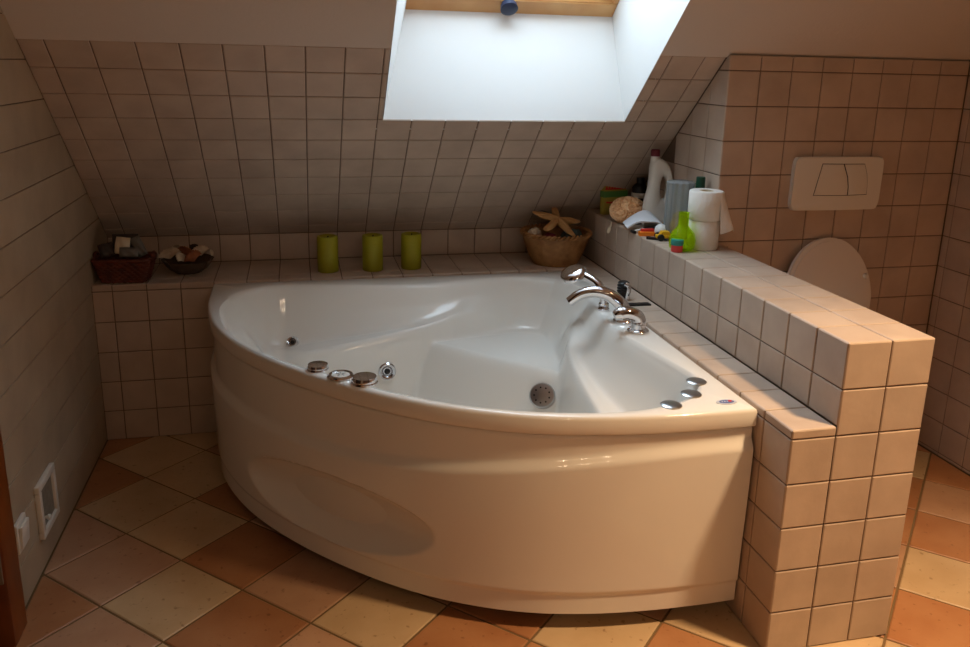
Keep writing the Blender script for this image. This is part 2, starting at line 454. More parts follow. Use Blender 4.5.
# skylight ---------------------------------------------------------------------------------------------
W0, W1 = -6.02, 0.52
wb = Vector((0, 12.40, 13.53))           # lower edge of window, outside end of lower reveal
ob = SP(0, D_OPEN); ot = SP(0, D_OTOP)
wlen = 9.6
wt = wb - sn*wlen
bm = BM()
def q(*p): quadface(bm, p)
V3 = lambda x, p: Vector((x, p.y, p.z))
pts_in = [V3(OX0, ob), V3(OX1, ob), V3(OX1, ot), V3(OX0, ot)]
pts_out = [V3(W0, wb), V3(W1, wb), V3(W1, wt), V3(W0, wt)]
cen = sum(pts_in+pts_out, Vector())/8
# thick reveal boards
t = bmesh.new()
exp = lambda p: p + (Vector((p.x, p.y, p.z))-cen - NS*((p-cen).dot(NS))).normalized()*0.5
vi = [t.verts.new(p) for p in pts_in]; vo = [t.verts.new(p) for p in pts_out]
ei = [t.verts.new(exp(p)) for p in pts_in]; eo = [t.verts.new(exp(p)) for p in pts_out]
for i in range(4):
    j = (i+1) % 4
    t.faces.new((vi[i], vi[j], vo[j], vo[i])); t.faces.new((ei[j], ei[i], eo[i], eo[j]))
    t.faces.new((vo[i], vo[j], eo[j], eo[i]))
merge(bm, t)
win = struct(obj('window_1', bm, REVEAL, smooth=0), 'white splayed reveal of the skylight')
# wooden frame lying on the outer end of the reveal
def wpt(x, d, h): return wb + Vector((x,0,0)) - sn*d - NS*h
def wbox(bm, x0, x1, d0, d1, h0, h1, bev=0.04, mi=0):
    t = bmesh.new(); v = []
    for h in (h0, h1):
        for x, d in ((x0,d0), (x1,d0), (x1,d1), (x0,d1)): v.append(t.verts.new(wpt(x, d, h)))
    for f in ((0,1,2,3), (7,6,5,4), (0,4,5,1), (1,5,6,2), (2,6,7,3), (3,7,4,0)): t.faces.new([v[i] for i in f])
    bmesh.ops.recalc_face_normals(t, faces=t.faces[:])
    if bev: bmesh.ops.bevel(t, geom=t.edges[:], offset=bev, segments=2, affect='EDGES')
    for f in t.faces: f.material_index = mi
    merge(bm, t)
bm = BM()
F = 0.55
wbox(bm, W0-.5, W1+.5, -.5, F, -.0, 1.0); wbox(bm, W0-.5, W1+.5, wlen-F, wlen+.5, 0, 1.0)
wbox(bm, W0-.5, W0+F*.3, F, wlen-F, 0, 1.0); wbox(bm, W1-F*.3, W1+.5, F, wlen-F, 0, 1.0)
obj('window_frame', bm, WOOD, parent=win)
bm = BM()
wbox(bm, W0+.1, W1-.1, F-.05, F+.45, .25, .9); wbox(bm, W0+.1, W1-.1, wlen-F-.4, wlen-F, .25, .9)
wbox(bm, W0+.1, W0+.55, F+.4, wlen-F-.4, .25, .9); wbox(bm, W1-.55, W1-.1, F+.4, wlen-F-.4, .25, .9)
sash = obj('window_sash', bm, WOOD, parent=win)
bm = BM(); wbox(bm, W0+.5, W1-.5, F+.4, wlen-F-.35, .55, .63, bev=0)
obj('pane', bm, PANE, parent=sash, smooth=0)
bm = BM()
hx = -2.95
tube(bm, [wpt(hx, F*.75, 0.0), wpt(hx, F*.75, -.12)], [.2, .17], seg=20)
tube(bm, [wpt(hx, F*.75, -.1), wpt(hx, F*.75, -.24), wpt(hx, F*.75, -.3)], [.25, .27, .18], seg=20)
obj('window_handle', bm, BLUEK, parent=win)
# portal for the daylight coming in by the window
pl = bpy.data.lights.new('skylight_portal', 'AREA'); pl.shape = 'RECTANGLE'; pl.size = (W1-W0)*T; pl.size_y = wlen*T
pl.cycles.is_portal = True
po = bpy.data.objects.new('skylight_portal', pl); C.objects.link(po)
zc = -NS                                           # lamp shines along its -Z = NS
xa = Vector((1,0,0)); ya = zc.cross(xa)
mm = Matrix((xa, ya, zc)).transposed().to_4x4(); mm.translation = wpt((W0+W1)/2, wlen/2, 1.1)*T
po.matrix_world = mm

# door at the left edge --------------------------------------------------------------------------------
bm = BM()
box(bm, (XL-1.3, DY0-.6, -.02), (XL-.98, DY1+.6, DZ1+.6)); box(bm, (XL-.5, DY0+.13, .02), (XL-.1, DY1-.13, DZ1-.13), bev=.03)
door = struct(obj('door_1', bm, DOORM, smooth=0), 'dark door leaf set back in its wooden frame')
bm = BM()
cw = 0.68
box(bm, (XL-1.0, DY1-.12, 0), (XL+.22, DY1+cw, DZ1+cw), bev=.05)
box(bm, (XL-1.0, DY0-cw, 0), (XL+.22, DY0+.12, DZ1+cw), bev=.05)
box(bm, (XL-1.0, DY0+.1, DZ1-.12), (XL+.22, DY1-.1, DZ1+cw), bev=.05)
fr = obj('door_frame', bm, WOOD_D, parent=door)
bm = BM(); box(bm, (XL+.0, DY1-.17, 1.55), (XL+.16, DY1-.11, 2.3), bev=.01)
obj('strike_plate', bm, mat('dull_brass', srgb(120,104,84), .5), parent=fr)

# ------------------------------------------------------------------ bathtub
tub = thing('bathtub', 'white corner whirlpool bath with curved front panel between tiled ledges', 'bathtub', (0, YB, 0))
def L(p): return (p[0], p[1]-YB, p[2])           # world -> tub local
O_pts = [(0.0,1.22),(-.85,1.20),(-2.21,1.25),(-3.49,1.40),(-4.69,1.68),(-5.83,2.14),(-6.99,2.82),(-8.17,3.78),(-9.44,5.10),(-10.50,6.50),(-11.22,7.80),(-11.75,9.30),(-12.0,11.0),(-12.04,12.3),(-12.04,13.2)]
halfI = [(-8.95,5.06),(-9.65,5.75),(-10.65,7.15),(-11.28,8.7),(-11.55,10.1),(-11.50,11.1),(-11.15,12.0),(-10.65,12.48),(-10.0,12.7),(-9.3,12.64),(-7.8,12.36),(-6.7,12.18),(-5.5,12.12),(-4.2,12.35),(-2.9,12.6),(-2.0,12.55),(-1.25,12.2)]
mir = lambda p: (-(13.24-p[1]), 13.24+p[0])
I_loop = halfI + [mir(p) for p in reversed(halfI)]
# drop last/first duplicates close to the mirror axis
Iv = spline([(x, y, 0) for x, y in I_loop], 8, closed=True)
Iv = [(v.x, v.y) for v in Iv]
Ov = [(v.x, v.y) for v in spline([(x, y, 0) for x, y in O_pts], 8)]
outer = [(min(x, -.035), y) for x, y in Ov] + [(-12.04, YB-.03), (-.035, YB-.03)]
cx, cy = -5.0, 8.2
def hit(poly, a):
    dx, dy = math.cos(a), math.sin(a); best = None
    for i in range(len(poly)):
        x1, y1 = poly[i][0]-cx, poly[i][1]-cy; x2, y2 = poly[(i+1)%len(poly)][0]-cx, poly[(i+1)%len(poly)][1]-cy
        ddx, ddy = x2-x1, y2-y1; den = dx*ddy-dy*ddx
        if abs(den) < 1e-12: continue
        t = (x1*ddy-y1*ddx)/den; s = (x1*dy-y1*dx)/den
        if t > 0 and -1e-6 <= s <= 1+1e-6: best = t if best is None else min(best, t)
    return best
angs = sorted([2*PI*k/480 for k in range(480)] + [math.atan2(y-cy, x-cx) % (2*PI) for x, y in ((-.035, 1.22), (-12.04, YB-.03), (-.035, YB-.03))])
_A = np.array(Iv); _B = np.roll(_A, -1, axis=0); _V = _B-_A; _L = np.maximum((_V**2).sum(1), 1e-12)
def dist_in(x, y):
    p = np.array((x, y))-_A
    t = np.clip((p*_V).sum(1)/_L, 0, 1)
    return float(np.sqrt((((p-_V*t[:, None])**2).sum(1)).min()))
ZR = 5.10; ZF = 1.5
def smax(a, b, k=0.35):
    h = max(k-abs(a-b), 0)/k
    return max(a, b)+h*h*k*0.25
def basin_z(x, y, d):
    sx, sy = -x, 13.24-y
    s = sx+sy; df = abs(sx-sy)
    top = ZR-0.10
    top = top+.06-0.26*sstep(-.02, .30, d)
    m_ = max(sx, sy); zsh = max(3.3, min(4.35, 4.3-0.17*(m_-4)))
    steep = top-(top-ZF)*sstep(-0.2, 2.2, d)
    bowl = top-(top-ZF)*sstep(-0.5, 3.9, d)**0.9
    far = sstep(11.3, 13.6, s)*sstep(1.5, 3.5, df)
    dr = max(.7, min(1.55, .85+.18*(m_-5.5)))
    shelf = top-(top-zsh)*sstep(-.15, .8, d)+0.12*math.exp(-((d-dr+.06)/.26)**2)*sstep(-1, 1, sy-sx)
    shelf = shelf-(shelf-ZF)*sstep(dr, dr+.65, d)
    ws = sstep(1.2, 3.0, df)*(1-far)*sstep(15.5, 13.5, s)
    z = steep*(1-ws)*(1-far)+shelf*ws+bowl*far*(1-ws) if ws+far > 0 else steep
    wt = (1-ws)*(1-far)+ws+far*(1-ws)
    if ws+far > 0: z /= wt
    se = sstep(9.0, 7.5, s)
    seat = ZF+(3.5-ZF)*se
    if se > 0: z = smax(z, seat, 0.6)
    return z
bm = BM(); rings = []
NT = 90
for a in angs:
    to = hit(outer, a); ti = hit(Iv, a)
    u = (math.cos(a), math.sin(a))
    P = lambda t, z: L((cx+u[0]*t, cy+u[1]*t, z))
    col = [P(to-.3, 4.70), P(to-.02, 4.70), P(to, 4.74), P(to, 5.02), P(to-.03, 5.08), P(to-.09, ZR), P(ti+.16, ZR), P(ti+.06, ZR-.02)]
    for k in range(NT):
        f = k/(NT)
        t = ti*(1-f)
        x, y = cx+u[0]*t, cy+u[1]*t
        col.append(L((x, y, basin_z(x, y, dist_in(x, y)))))
    rings.append(col)
vv = [[bm.verts.new(p) for p in col] for col in rings]
cc = bm.verts.new(L((cx, cy, basin_z(cx, cy, dist_in(cx, cy)))))
n = len(vv)
for i in range(n):
    a, b = vv[i], vv[(i+1)%n]
    for k in range(len(a)-1): bm.faces.new((a[k], b[k], b[k+1], a[k+1]))
    bm.faces.new((a[-1], b[-1], cc))
bmesh.ops.recalc_face_normals(bm, faces=bm.faces[:])
if sum(f.normal.z*f.calc_area() for f in bm.faces) < 0: bmesh.ops.reverse_faces(bm, faces=bm.faces[:])
obj('basin', bm, ACRYL, parent=tub, smooth=60)

# curved apron panel
ap = spline([(x, y, 0) for x, y in O_pts], 10)
ap = [(v.x, v.y) for v in ap]; ap[-1] = (-12.04, 13.2)
def resample(P, n):
    s = [0]
    for i in range(1, len(P)): s.append(s[-1]+math.hypot(P[i][0]-P[i-1][0], P[i][1]-P[i-1][1]))
    out = []
    for k in range(n+1):
        t = s[-1]*k/n; i = 0
        while i < len(s)-2 and s[i+1] < t: i += 1
        f = (t-s[i])/(s[i+1]-s[i]); out.append((P[i][0]+(P[i+1][0]-P[i][0])*f, P[i][1]+(P[i+1][1]-P[i][1])*f))
    return out, s[-1]
AP, AL = resample(ap, 240)
def apron_off(s, z):
    zb = 4.30-0.95*sstep(0.5, 11.5, s)          # height of the moulding
    o = -0.10
    if z > 4.60: o = -0.10-0.10*sstep(4.60, 4.68, z)
    o += 0.13*sstep(zb+0.15, zb-0.15, z)
    o -= 0.06*sstep(zb-.3, 1.0, z)
    o -= 0.045*sstep(0.98, 0.88, z)
    e = ((s-10.0)/3.05)**2 + ((z-1.86-0.10*(10-s)/3)/.90)**2
    if e < 1: o -= 0.56*(1-e)**0.8
    return o
zs = [0.42+0.0*k for k in range(1)] + [0.42+(4.70-0.42)*k/110 for k in range(1, 111)]
bm = BM(); cols = []; inner = []
for i, (x, y) in enumerate(AP):
    x0, y0 = AP[max(0, i-1)]; x1, y1 = AP[min(len(AP)-1, i+1)]
    tx, ty = x1-x0, y1-y0; l = math.hypot(tx, ty); nx, ny = -ty/l, tx/l      # outward
    if nx*(x-cx)+ny*(y-cy) < 0: nx, ny = -nx, -ny
    s = AL*i/240
    sc = 1.0
    cols.append([bm.verts.new(L((min(x+nx*apron_off(s, z), -0.05), min(y+ny*apron_off(s, z), YB-.06), z))) for z in zs])
    inner.append([bm.verts.new(L((min(x-nx*.45, -0.05), min(y-ny*.45, YB-.06), z))) for z in (0.42, 4.6)])
for i in range(len(AP)-1):
    for k in range(len(zs)-1): bm.faces.new((cols[i][k], cols[i+1][k], cols[i+1][k+1], cols[i][k+1]))
    bm.faces.new((inner[i][0], inner[i+1][0], cols[i+1][0], cols[i][0]))
    bm.faces.new((inner[i][0], inner[i+1][0], inner[i+1][1], inner[i][1]))
bmesh.ops.recalc_face_normals(bm, faces=bm.faces[:])
obj('front_panel', bm, ACRYL, parent=tub, smooth=50)
# dark set-back board standing in for the shade in the gap under the panel
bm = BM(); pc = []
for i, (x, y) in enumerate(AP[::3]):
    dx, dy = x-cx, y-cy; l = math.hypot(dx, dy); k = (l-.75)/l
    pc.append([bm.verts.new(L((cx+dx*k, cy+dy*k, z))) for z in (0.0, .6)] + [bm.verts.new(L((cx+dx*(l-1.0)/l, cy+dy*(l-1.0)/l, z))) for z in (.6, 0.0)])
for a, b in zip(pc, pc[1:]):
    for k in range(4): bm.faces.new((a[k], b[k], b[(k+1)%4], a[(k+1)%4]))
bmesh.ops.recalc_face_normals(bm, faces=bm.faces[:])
obj('plinth_gap_shade', bm, GAP_SHADE, parent=tub)

def tpart(name, m, loc, build, rot=None, label=None, parent=None, mats=None):
    bm = BM(); build(bm)
    o = obj(name, bm, m, parent=parent or tub, loc=loc, rot=rot, mats=mats)
    if label: o['label'] = label
    return o
# rim knobs (left trio)
def knob_big(r, h):
    return lambda bm: lathe(bm, [(0,0),(r*1.04,0),(r*1.04,.03),(r*.98,.05),(r,.07),(r,h-.05),(r*.93,h),(r*.6,h+.015),(0,h+.02)], 36)
tpart('control_knob', CHROME, L((-9.02, 5.13, ZR)), knob_big(.245, .12), label='small chrome knob')
tpart('control_knob', CHROME, L((-8.03, 4.12, ZR)), knob_big(.285, .15), label='large chrome knob')
def dial(bm):
    lathe(bm, [(0,0),(.29,0),(.30,.03),(.27,.065),(.22,.07),(.20,.05)], 36, mi=0)
    lathe(bm, [(.205,.05),(.17,.06),(0,.065)], 36, mi=1)
    for a in range(5): 
        t = BM(); box(t, (-.01,.04,.06), (.01,.12,.072), mi=2); merge(bm, t, rotm('Z', a*2*PI/5))
tpart('control_dial', CHROME, L((-8.53, 4.56, ZR)), dial, label='chrome ring with a white face', mats=[CHROME, WHITEP, SATIN])
for p in ((-.62,2.86),(-1.08,2.20),(-1.78,1.72)):
    tpart('air_button', SATIN, L((p[0], p[1], ZR)), lambda bm: lathe(bm, [(0,0),(.22,0),(.23,.015),(.2,.035),(.1,.045),(0,.048)], 32))
# oval badge
def badge(bm):
    E = lambda a, b, n=28: [(a*math.cos(2*PI*k/n), b*math.sin(2*PI*k/n)) for k in range(n)]
    prism(bm, E(.24,.13), 0, .012, 0)
    prism(bm, E(.17,.085), .0, .017, 1)
    prism(bm, [(.04,-.03),(.13,-.01),(.13,.05),(.06,.06)], .0, .02, 2)
    for x in (-.12,-.06,0): prism(bm, [(x,-.02),(x+.03,-.02),(x+.04,.03),(x+.01,.03)], 0, .02, 0)
tpart('maker_badge', SATIN, L((-.52, 1.66, ZR)), badge, mats=[mat('silver_badge', srgb(196,198,204), .3), BLUEC, RED], label='oval silver badge with blue and red print')
# jets and suction cover on the inner walls of the basin
def jet(r, kind):
    def f(bm):
        if kind == 'jet':
            lathe(bm, [(0,-.05),(r,-.05),(r,.05),(r*.85,.09),(r*.62,.07),(r*.5,.02),(r*.5,.0)], 28, mi=0)
            lathe(bm, [(r*.5,.01),(r*.42,.03),(r*.36,.03)], 24, mi=0)
            lathe(bm, [(r*.38,.02),(r*.3,.08),(r*.18,.1),(0,.1)], 24, mi=1)
        else:
            lathe(bm, [(0,-.05),(r,-.05),(r,.08),(r*.9,.13),(r*.4,.15),(0,.155)], 36, mi=0)
            for k in range(9):
                t = BM(); lathe(t, [(.03,.13),(.025,.152),(0,.157)], 10, mi=1); merge(bm, t, trm((r*.6*math.cos(k*2*PI/9), r*.6*math.sin(k*2*PI/9), 0)))
    return f
for loc_, rq, r, nm, lb, kd in (((-9.654,-1.255,3.417), (.790,-.221,-.093), .2, 'jet', 'small chrome jet', 'jet'),
        ((-6.839,-2.484,2.746), (1.384,.055,.045), .27, 'jet', 'larger chrome jet with a black centre', 'jet'),
        ((-2.742,-5.517,2.881), (.941,-.389,-.200), .37, 'suction_cover', 'round chrome suction cover', 'cov')):
    tpart(nm, SATIN, loc_, jet(r, kd), rot=rq, label=lb, mats=[CHROME if kd == 'jet' else SATIN, BLACK])
# tap set on the rim
def base_ring(r): return [(0,0),(r,0),(r*1.02,.04),(r*.92,.09),(r*.62,.12),(r*.58,.3),(r*.6,.32),(r*.6,.36)]
# valve with lever
def valve(bm):
    lathe(bm, [(0,0),(.29,0),(.30,.04),(.27,.08),(.2,.10),(.19,.22),(.2,.22),(.2,.26)], 32)
    pts = spline([(0,0,.22),(0,0,.32),(-.08,.0,.44),(-.3,.03,.52),(-.52,.06,.50),(-.68,.07,.44)], 6)
    n = len(pts); tube(bm, pts, [.205-.02*math.sin(i/n*PI) if i < n*.75 else .205-.10*((i/n-.75)/.25) for i in range(n)], 20)
tpart('valve_lever', CHROME, L((-.50,6.52,ZR)), valve, label='chrome lever with a curved arm')
def spout(bm):
    lathe(bm, [(0,0),(.30,0),(.31,.04),(.27,.1),(.24,.13)], 32)
    pts = spline([(0,0,.08),(-.0,.02,.25),(-.12,.06,.50),(-.42,.17,.74),(-.80,.29,.82),(-1.16,.42,.72),(-1.45,.52,.48)], 8)
    n = len(pts); tube(bm, pts, [.225-.08*i/n for i in range(n)], 20)
tpart('spout', CHROME, L((-.55,7.4,ZR)), spout, label='long curved chrome spout')
def shower(bm):
    lathe(bm, [(0,0),(.16,0),(.17,.05),(.15,.08),(.15,.2),(.13,.22)], 28)
    pts = spline([(0,0,.15),(.0,.03,.35),(-.05,.1,.58),(-.2,.3,.78),(-.42,.55,.90)], 8)
    n = len(pts); tube(bm, pts, [.115+.03*i/n for i in range(n)], 16)
sh = tpart('hand_shower', CHROME, L((-.72,8.55,ZR)), shower, label='chrome hand shower in its holder')
def shead(bm):
    t = BM(); lathe(t, [(0,.17),(.2,.16),(.36,.1),(.42,.0),(.42,-.05),(.36,-.07)], 32, mi=0)
    lathe(t, [(.37,-.07),(.3,-.09),(0,-.095)], 32, mi=1)
    merge(bm, t, rotm('Y', math.radians(-28)) @ rotm('X', math.radians(12)))
tpart('shower_head', CHROME, (-.70,.8,.92), shead, parent=sh, mats=[CHROME, BLACK])

# ------------------------------------------------------------------ things on the ledge behind the bath
def candle_mesh():
    bm = BM()
    lathe(bm, [(0,0),(.33,0),(.345,.03),(.345,1.16),(.33,1.2),(.28,1.21),(.2,1.14),(.06,1.08),(0,1.07)], 36)
    return bm
cand = [((-8.43,14.12), 'lime green pillar candle on the ledge, nearest the shell bowl'),
        ((-6.94,14.10), 'lime green pillar candle between two others on the ledge'),
        ((-5.62,14.18), 'lime green pillar candle on the ledge, nearest the round wicker basket')]
proto = None
for (x, y), lb in cand:
    if proto is None:
        r_ = thing('pillar_candle', lb, 'candle', (x, y, ZL), 0, 'green candles behind the bath')
        a = obj('wax', candle_mesh(), CANDLE, parent=r_)
        bm = BM(); tube(bm, [(0,0,1.05),(.01,0,1.15),(.03,.01,1.2)], .02, 8); b = obj('wick', bm, WICK_GROOVE, parent=r_)
        proto = (r_, a, b)
    else:
        r2 = proto[0].copy(); C.objects.link(r2); r2.location = Vector((x, y, ZL))*T; r2['label'] = lb
        for ch in proto[1:]:
            c = ch.copy(); C.objects.link(c); c.parent = r2

def weave(N, amp=.03):
    return lambda th, i: 1 + amp*math.sin(th*N + (PI if i % 2 else 0))
# round wicker basket
bk = thing('wicker_basket', 'round tan wicker basket in the corner where the two ledges meet', 'basket', (-.42, 14.28, ZL))
prof = [(0,.0),(.80,.0)] + [(.80+.42*((k/22)**.8), .02+1.05*k/22) for k in range(23)]
bm = BM(); lathe(bm, prof, 144, rad=weave(36, .018))
inn = [(p[0]-.07, max(p[1], .05)) for p in prof[1:]]
lathe(bm, [(0,.05)]+inn, 72)
obj('basket_body', bm, WICKER, parent=bk, smooth=60)
bm = BM()
for ph in (0, PI/2*1.0):
    pts = [((1.20+.05*math.cos(22*a+ph*2))*math.cos(a), (1.20+.05*math.cos(22*a+ph*2))*math.sin(a), 1.10+.05*math.sin(22*a+ph*2)) for a in [2*PI*k/220 for k in range(220)]]
    tube(bm, pts, .045, 8, closed=True)
obj('rim', bm, WICKER, parent=bk)
def blob(bm, r, mtx=None, sc=(1,1,1), amp=.15, fr=2.0, seed=0, sub=3, mi=0):
    t = BM(); bmesh.ops.create_icosphere(t, subdivisions=sub, radius=1)
    for v in t.verts:
        d = v.co.normalized(); k = 1+amp*noise.noise(d*fr+Vector((seed, seed*2.3, 0)))
        v.co = Vector((d.x*r*k*sc[0], d.y*r*k*sc[1], d.z*r*k*sc[2]))
    for f in t.faces: f.material_index = mi
    merge(bm, t, mtx)
B0 = Vector((-.42, 14.28, ZL))
def starfish():
    bm = BM(); N = 100
    t = BM(); c = t.verts.new((0,0,.16)); cb = t.verts.new((0,0,-.05)); rg = []
    for lev, (k, z) in enumerate(((.35,.14),(.7,.09),(1,.0),(.8,-.05))):
        rg.append([t.verts.new((k*(.24+.72*(abs(math.cos(2.5*a)))**3.4)*math.cos(a), k*(.24+.72*(abs(math.cos(2.5*a)))**3.4)*math.sin(a), z*(1+.2*math.sin(a*17)))) for a in [2*PI*q/N for q in range(N)]])
    for q in range(N):
        t.faces.new((c, rg[0][q], rg[0][(q+1)%N])); t.faces.new((cb, rg[3][(q+1)%N], rg[3][q]))
        for a, b in zip(rg, rg[1:]): t.faces.new((a[q], b[q], b[(q+1)%N], a[(q+1)%N]))
    merge(bm, t); return bm
o = obj('starfish', starfish(), STAR, loc=B0+Vector((-.0,-.10,1.52)), rot=(math.radians(26), math.radians(4), math.radians(12)))
tag(o, 'dried tan starfish lying across the top of the round wicker basket', 'starfish')
bm = BM(); blob(bm, .22, amp=.3, fr=3); tag(obj('bath_pouf', bm, SHELL_W, loc=B0+Vector((-.84,-.2,1.10))), 'small cream ball at the left rim of the round wicker basket', 'bath puff')
bm = BM(); blob(bm, .27, sc=(1.1,.9,.8), amp=.2, seed=3); tag(obj('bath_sponge', bm, MAROON, loc=B0+Vector((-.40,-.52,.98))), 'maroon sponge under the starfish in the round basket', 'sponge')
bm = BM(); blob(bm, .36, sc=(1.1,1,.8), amp=.5, fr=2.4, seed=6); tag(obj('washcloth', bm, TEALC, loc=B0+Vector((.56,-.12,.92))), 'crumpled grey green washcloth at the right of the round basket', 'cloth')
def shell(bm, r=.25, ribs=9, seed=0, mi=0):
    t = BM(); N = 26; c = t.verts.new((0,-r*.9,0)); rows = []
    for j in range(1, 7):
        f = j/6; row = []
        for k in range(N+1):
            a = math.radians(20+140*k/N); rr = r*1.9*f*(1+.05*math.cos(ribs*2*PI*k/N))
            row.append(t.verts.new((rr*math.cos(a)*.95, -r*.9+rr*math.sin(a), r*.75*math.sin(f*PI*.62)*(1-.55*((k/N-.5)*2)**2)+.02*r*math.cos(ribs*2*PI*k/N))))
        rows.append(row)
    for k in range(N): t.faces.new((c, rows[0][k], rows[0][k+1]))
    for a, b in zip(rows, rows[1:]):
        for k in range(N): t.faces.new((a[k], b[k], b[k+1], a[k+1]))
    bmesh.ops.recalc_face_normals(t, faces=t.faces[:])
    bmesh.ops.solidify(t, geom=t.faces[:], thickness=.03)
    merge(bm, t)
bm = BM(); shell(bm, .22); tag(obj('seashell', bm, FOIL_G, loc=B0+Vector((-.14,.92,1.80)), rot=(math.radians(62),0,.3)), 'grey ribbed shell standing up at the back of the round wicker basket', 'shell')

# rectangular dark basket with sachets
d0 = Vector((-14.69, 13.86, ZL))
bk2 = thing('wicker_basket', 'rectangular red brown wicker basket in the dark corner by the left wall', 'basket', d0, math.radians(-4)); bk2.scale = (.86,.86,.86)
bm = BM()
def rrect(hx, hy, r, n=10):
    out = []
    for qx, qy, a0 in ((hx-r, hy-r, 0), (-hx+r, hy-r, 90), (-hx+r, -hy+r, 180), (hx-r, -hy+r, 270)):
        for k in range(n+1):
            a = math.radians(a0+90*k/n); out.append((qx+r*math.cos(a), qy+r*math.sin(a)))
    return out
def loft(bm, secs, cap0=True, cap1=False, mi=0):
    t = BM(); rg = [[t.verts.new(p) for p in s] for s in secs]; N = len(rg[0])
    for a, b in zip(rg, rg[1:]):
        for k in range(N): t.faces.new((a[k], a[(k+1)%N], b[(k+1)%N], b[k])).material_index = mi
    if cap0: t.faces.new(rg[0][::-1]).material_index = mi
    if cap1: t.faces.new(rg[-1]).material_index = mi
    merge(bm, t)
for j in range(9):
    z = .06+.72*j/8; g = .22*j/8
    ring = resample([(x, y) for x, y in rrect(.74+g, .48+g*.5, .15)]+[(.74+g, .48+g*.5-.15)], 96)[0][:-1]
    pts = []
    for k, (x, y) in enumerate(ring):
        l = math.hypot(x, y); o_ = .022*(1 if (k//2+j) % 2 else -1)
        pts.append((x+x/l*o_, y+y/l*o_, z))
    tube(bm, pts, .05, 6, closed=True)
loft(bm, [[(x*.97, y*.97, z) for x, y in rrect(.74+g, .48+g*.5, .15)] for z, g in ((.02,0),(.4,.11),(.78,.22))])
obj('basket_body', bm, WICKER_D, parent=bk2, smooth=60)
bm = BM()
tube(bm, [(x, y, .84) for x, y in rrect(.97, .62, .2)], .075, 8, closed=True)
tube(bm, spline([(.95,-.2,.84),(1.0,-.18,.98),(1.01,0,1.04),(1.0,.18,.98),(.95,.2,.84)], 6), .05, 8)
tube(bm, spline([(-.95,-.2,.84),(-.98,-.18,.98),(-.98,0,1.04),(-.98,.18,.98),(-.95,.2,.84)], 6), .05, 8)
obj('rim', bm, WICKER_D, parent=bk2)
def sachet(w_, h_):
    bm = BM(); t = BM(); N = 10; top = {}; bot = {}
    for i in range(N+1):
        for j in range(N+1):
            u, v = i/N*2-1, j/N*2-1; th = .07*max(0,(1-u**4))*max(0,(1-v**4))+.006
            w1 = .02*math.sin(5*u+3*v)
            top[i,j] = t.verts.new((u*w_/2, v*h_/2, th+w1)); bot[i,j] = t.verts.new((u*w_/2, v*h_/2, -th+w1))
    for i in range(N):
        for j in range(N):
            t.faces.new((top[i,j], top[i+1,j], top[i+1,j+1], top[i,j+1])); t.faces.new((bot[i,j+1], bot[i+1,j+1], bot[i+1,j], bot[i,j]))
    for i in range(N):
        for a, b in (((i,0),(i+1,0)), ((i+1,N),(i,N)), ((0,i+1),(0,i)), ((N,i),(N,i+1))):
            t.faces.new((bot[a], bot[b], top[b], top[a]))
    merge(bm, t); return bm
for loc, rot, wh, m_, lb in (
    ((-.02,-.12,1.22), (70,6,-8), (.50,.62), CARD, 'cream printed sachet standing up in the dark rectangular basket'),
    ((.52,-.05,1.16), (74,-24,4), (.36,.74), FOIL_G, 'grey foil sachet leaning at the right of the dark rectangular basket'),
    ((.22,-.36,1.02), (70,4,6), (.62,.36), FOIL_G, 'grey foil sachet low over the front rim of the dark rectangular basket'),
    ((-.56,-.14,1.08), (62,-10,16), (.5,.5), FOIL_D, 'dark sachet at the left end of the dark rectangular basket'),
    ((.02,.30,1.20), (84,0,0), (.9,.72), FOIL_D, 'dark sachet at the back of the dark rectangular basket')):
    tag(obj('sachet', sachet(wh[0]*.86, wh[1]*.86), m_, loc=d0+Vector(loc)*.86+Vector((0,0,.08)), rot=[math.radians(a) for a in rot]), lb, 'sachet', 'sachets in the dark basket')

# bowl of shells
d1 = Vector((-12.93, 14.68, ZL))
bm = BM()
pf = [(0,0),(.42,0),(.46,.04),(.60,.14),(.72,.28),(.79,.42),(.82,.44),(.78,.42),(.69,.30),(.56,.2),(.4,.1),(0,.08)]
lathe(bm, pf, 48, rad=lambda th, i: 1+.02*math.sin(th*16)); tag(obj('bowl', bm, BOWLG, loc=d1), 'shallow dark bowl of shells on the ledge beside the rectangular basket', 'bowl')
shs = [((-.62,-.08,.58), .22, SHELL_W, 'cream ruffled shell at the left rim of the shell bowl'),
       ((-.22,-.46,.54), .17, SHELL_W, 'cream shell at the front of the shell bowl'),
       ((-.12,.16,.60), .2, SHELL_O, 'orange brown shell near the middle of the shell bowl'),
       ((.28,-.36,.54), .2, SHELL_O, 'orange shell at the front right of the shell bowl'),
       ((.22,.36,.66), .16, SHELL_B, 'dark shell at the back of the shell bowl'),
       ((.44,.16,.62), .18, SHELL_W, 'upright cream shell at the right of the shell bowl'),
       ((.90,-.38,.66), .11, SHELL_W, 'small cream shell on the right rim of the shell bowl'),
       ((-.42,.55,.60), .18, SHELL_W, 'cream shell at the back left of the shell bowl')]
for k, (p, r, m_, lb) in enumerate(shs):
    bm = BM(); shell(bm, r); tag(obj('seashell', bm, m_, loc=d1+Vector((p[0]*.86, p[1]*.86, p[2])), rot=(math.radians(20+13*(k%4)), math.radians(-15+9*(k%5)), k*1.3)), lb, 'shell', 'shells in the bowl')

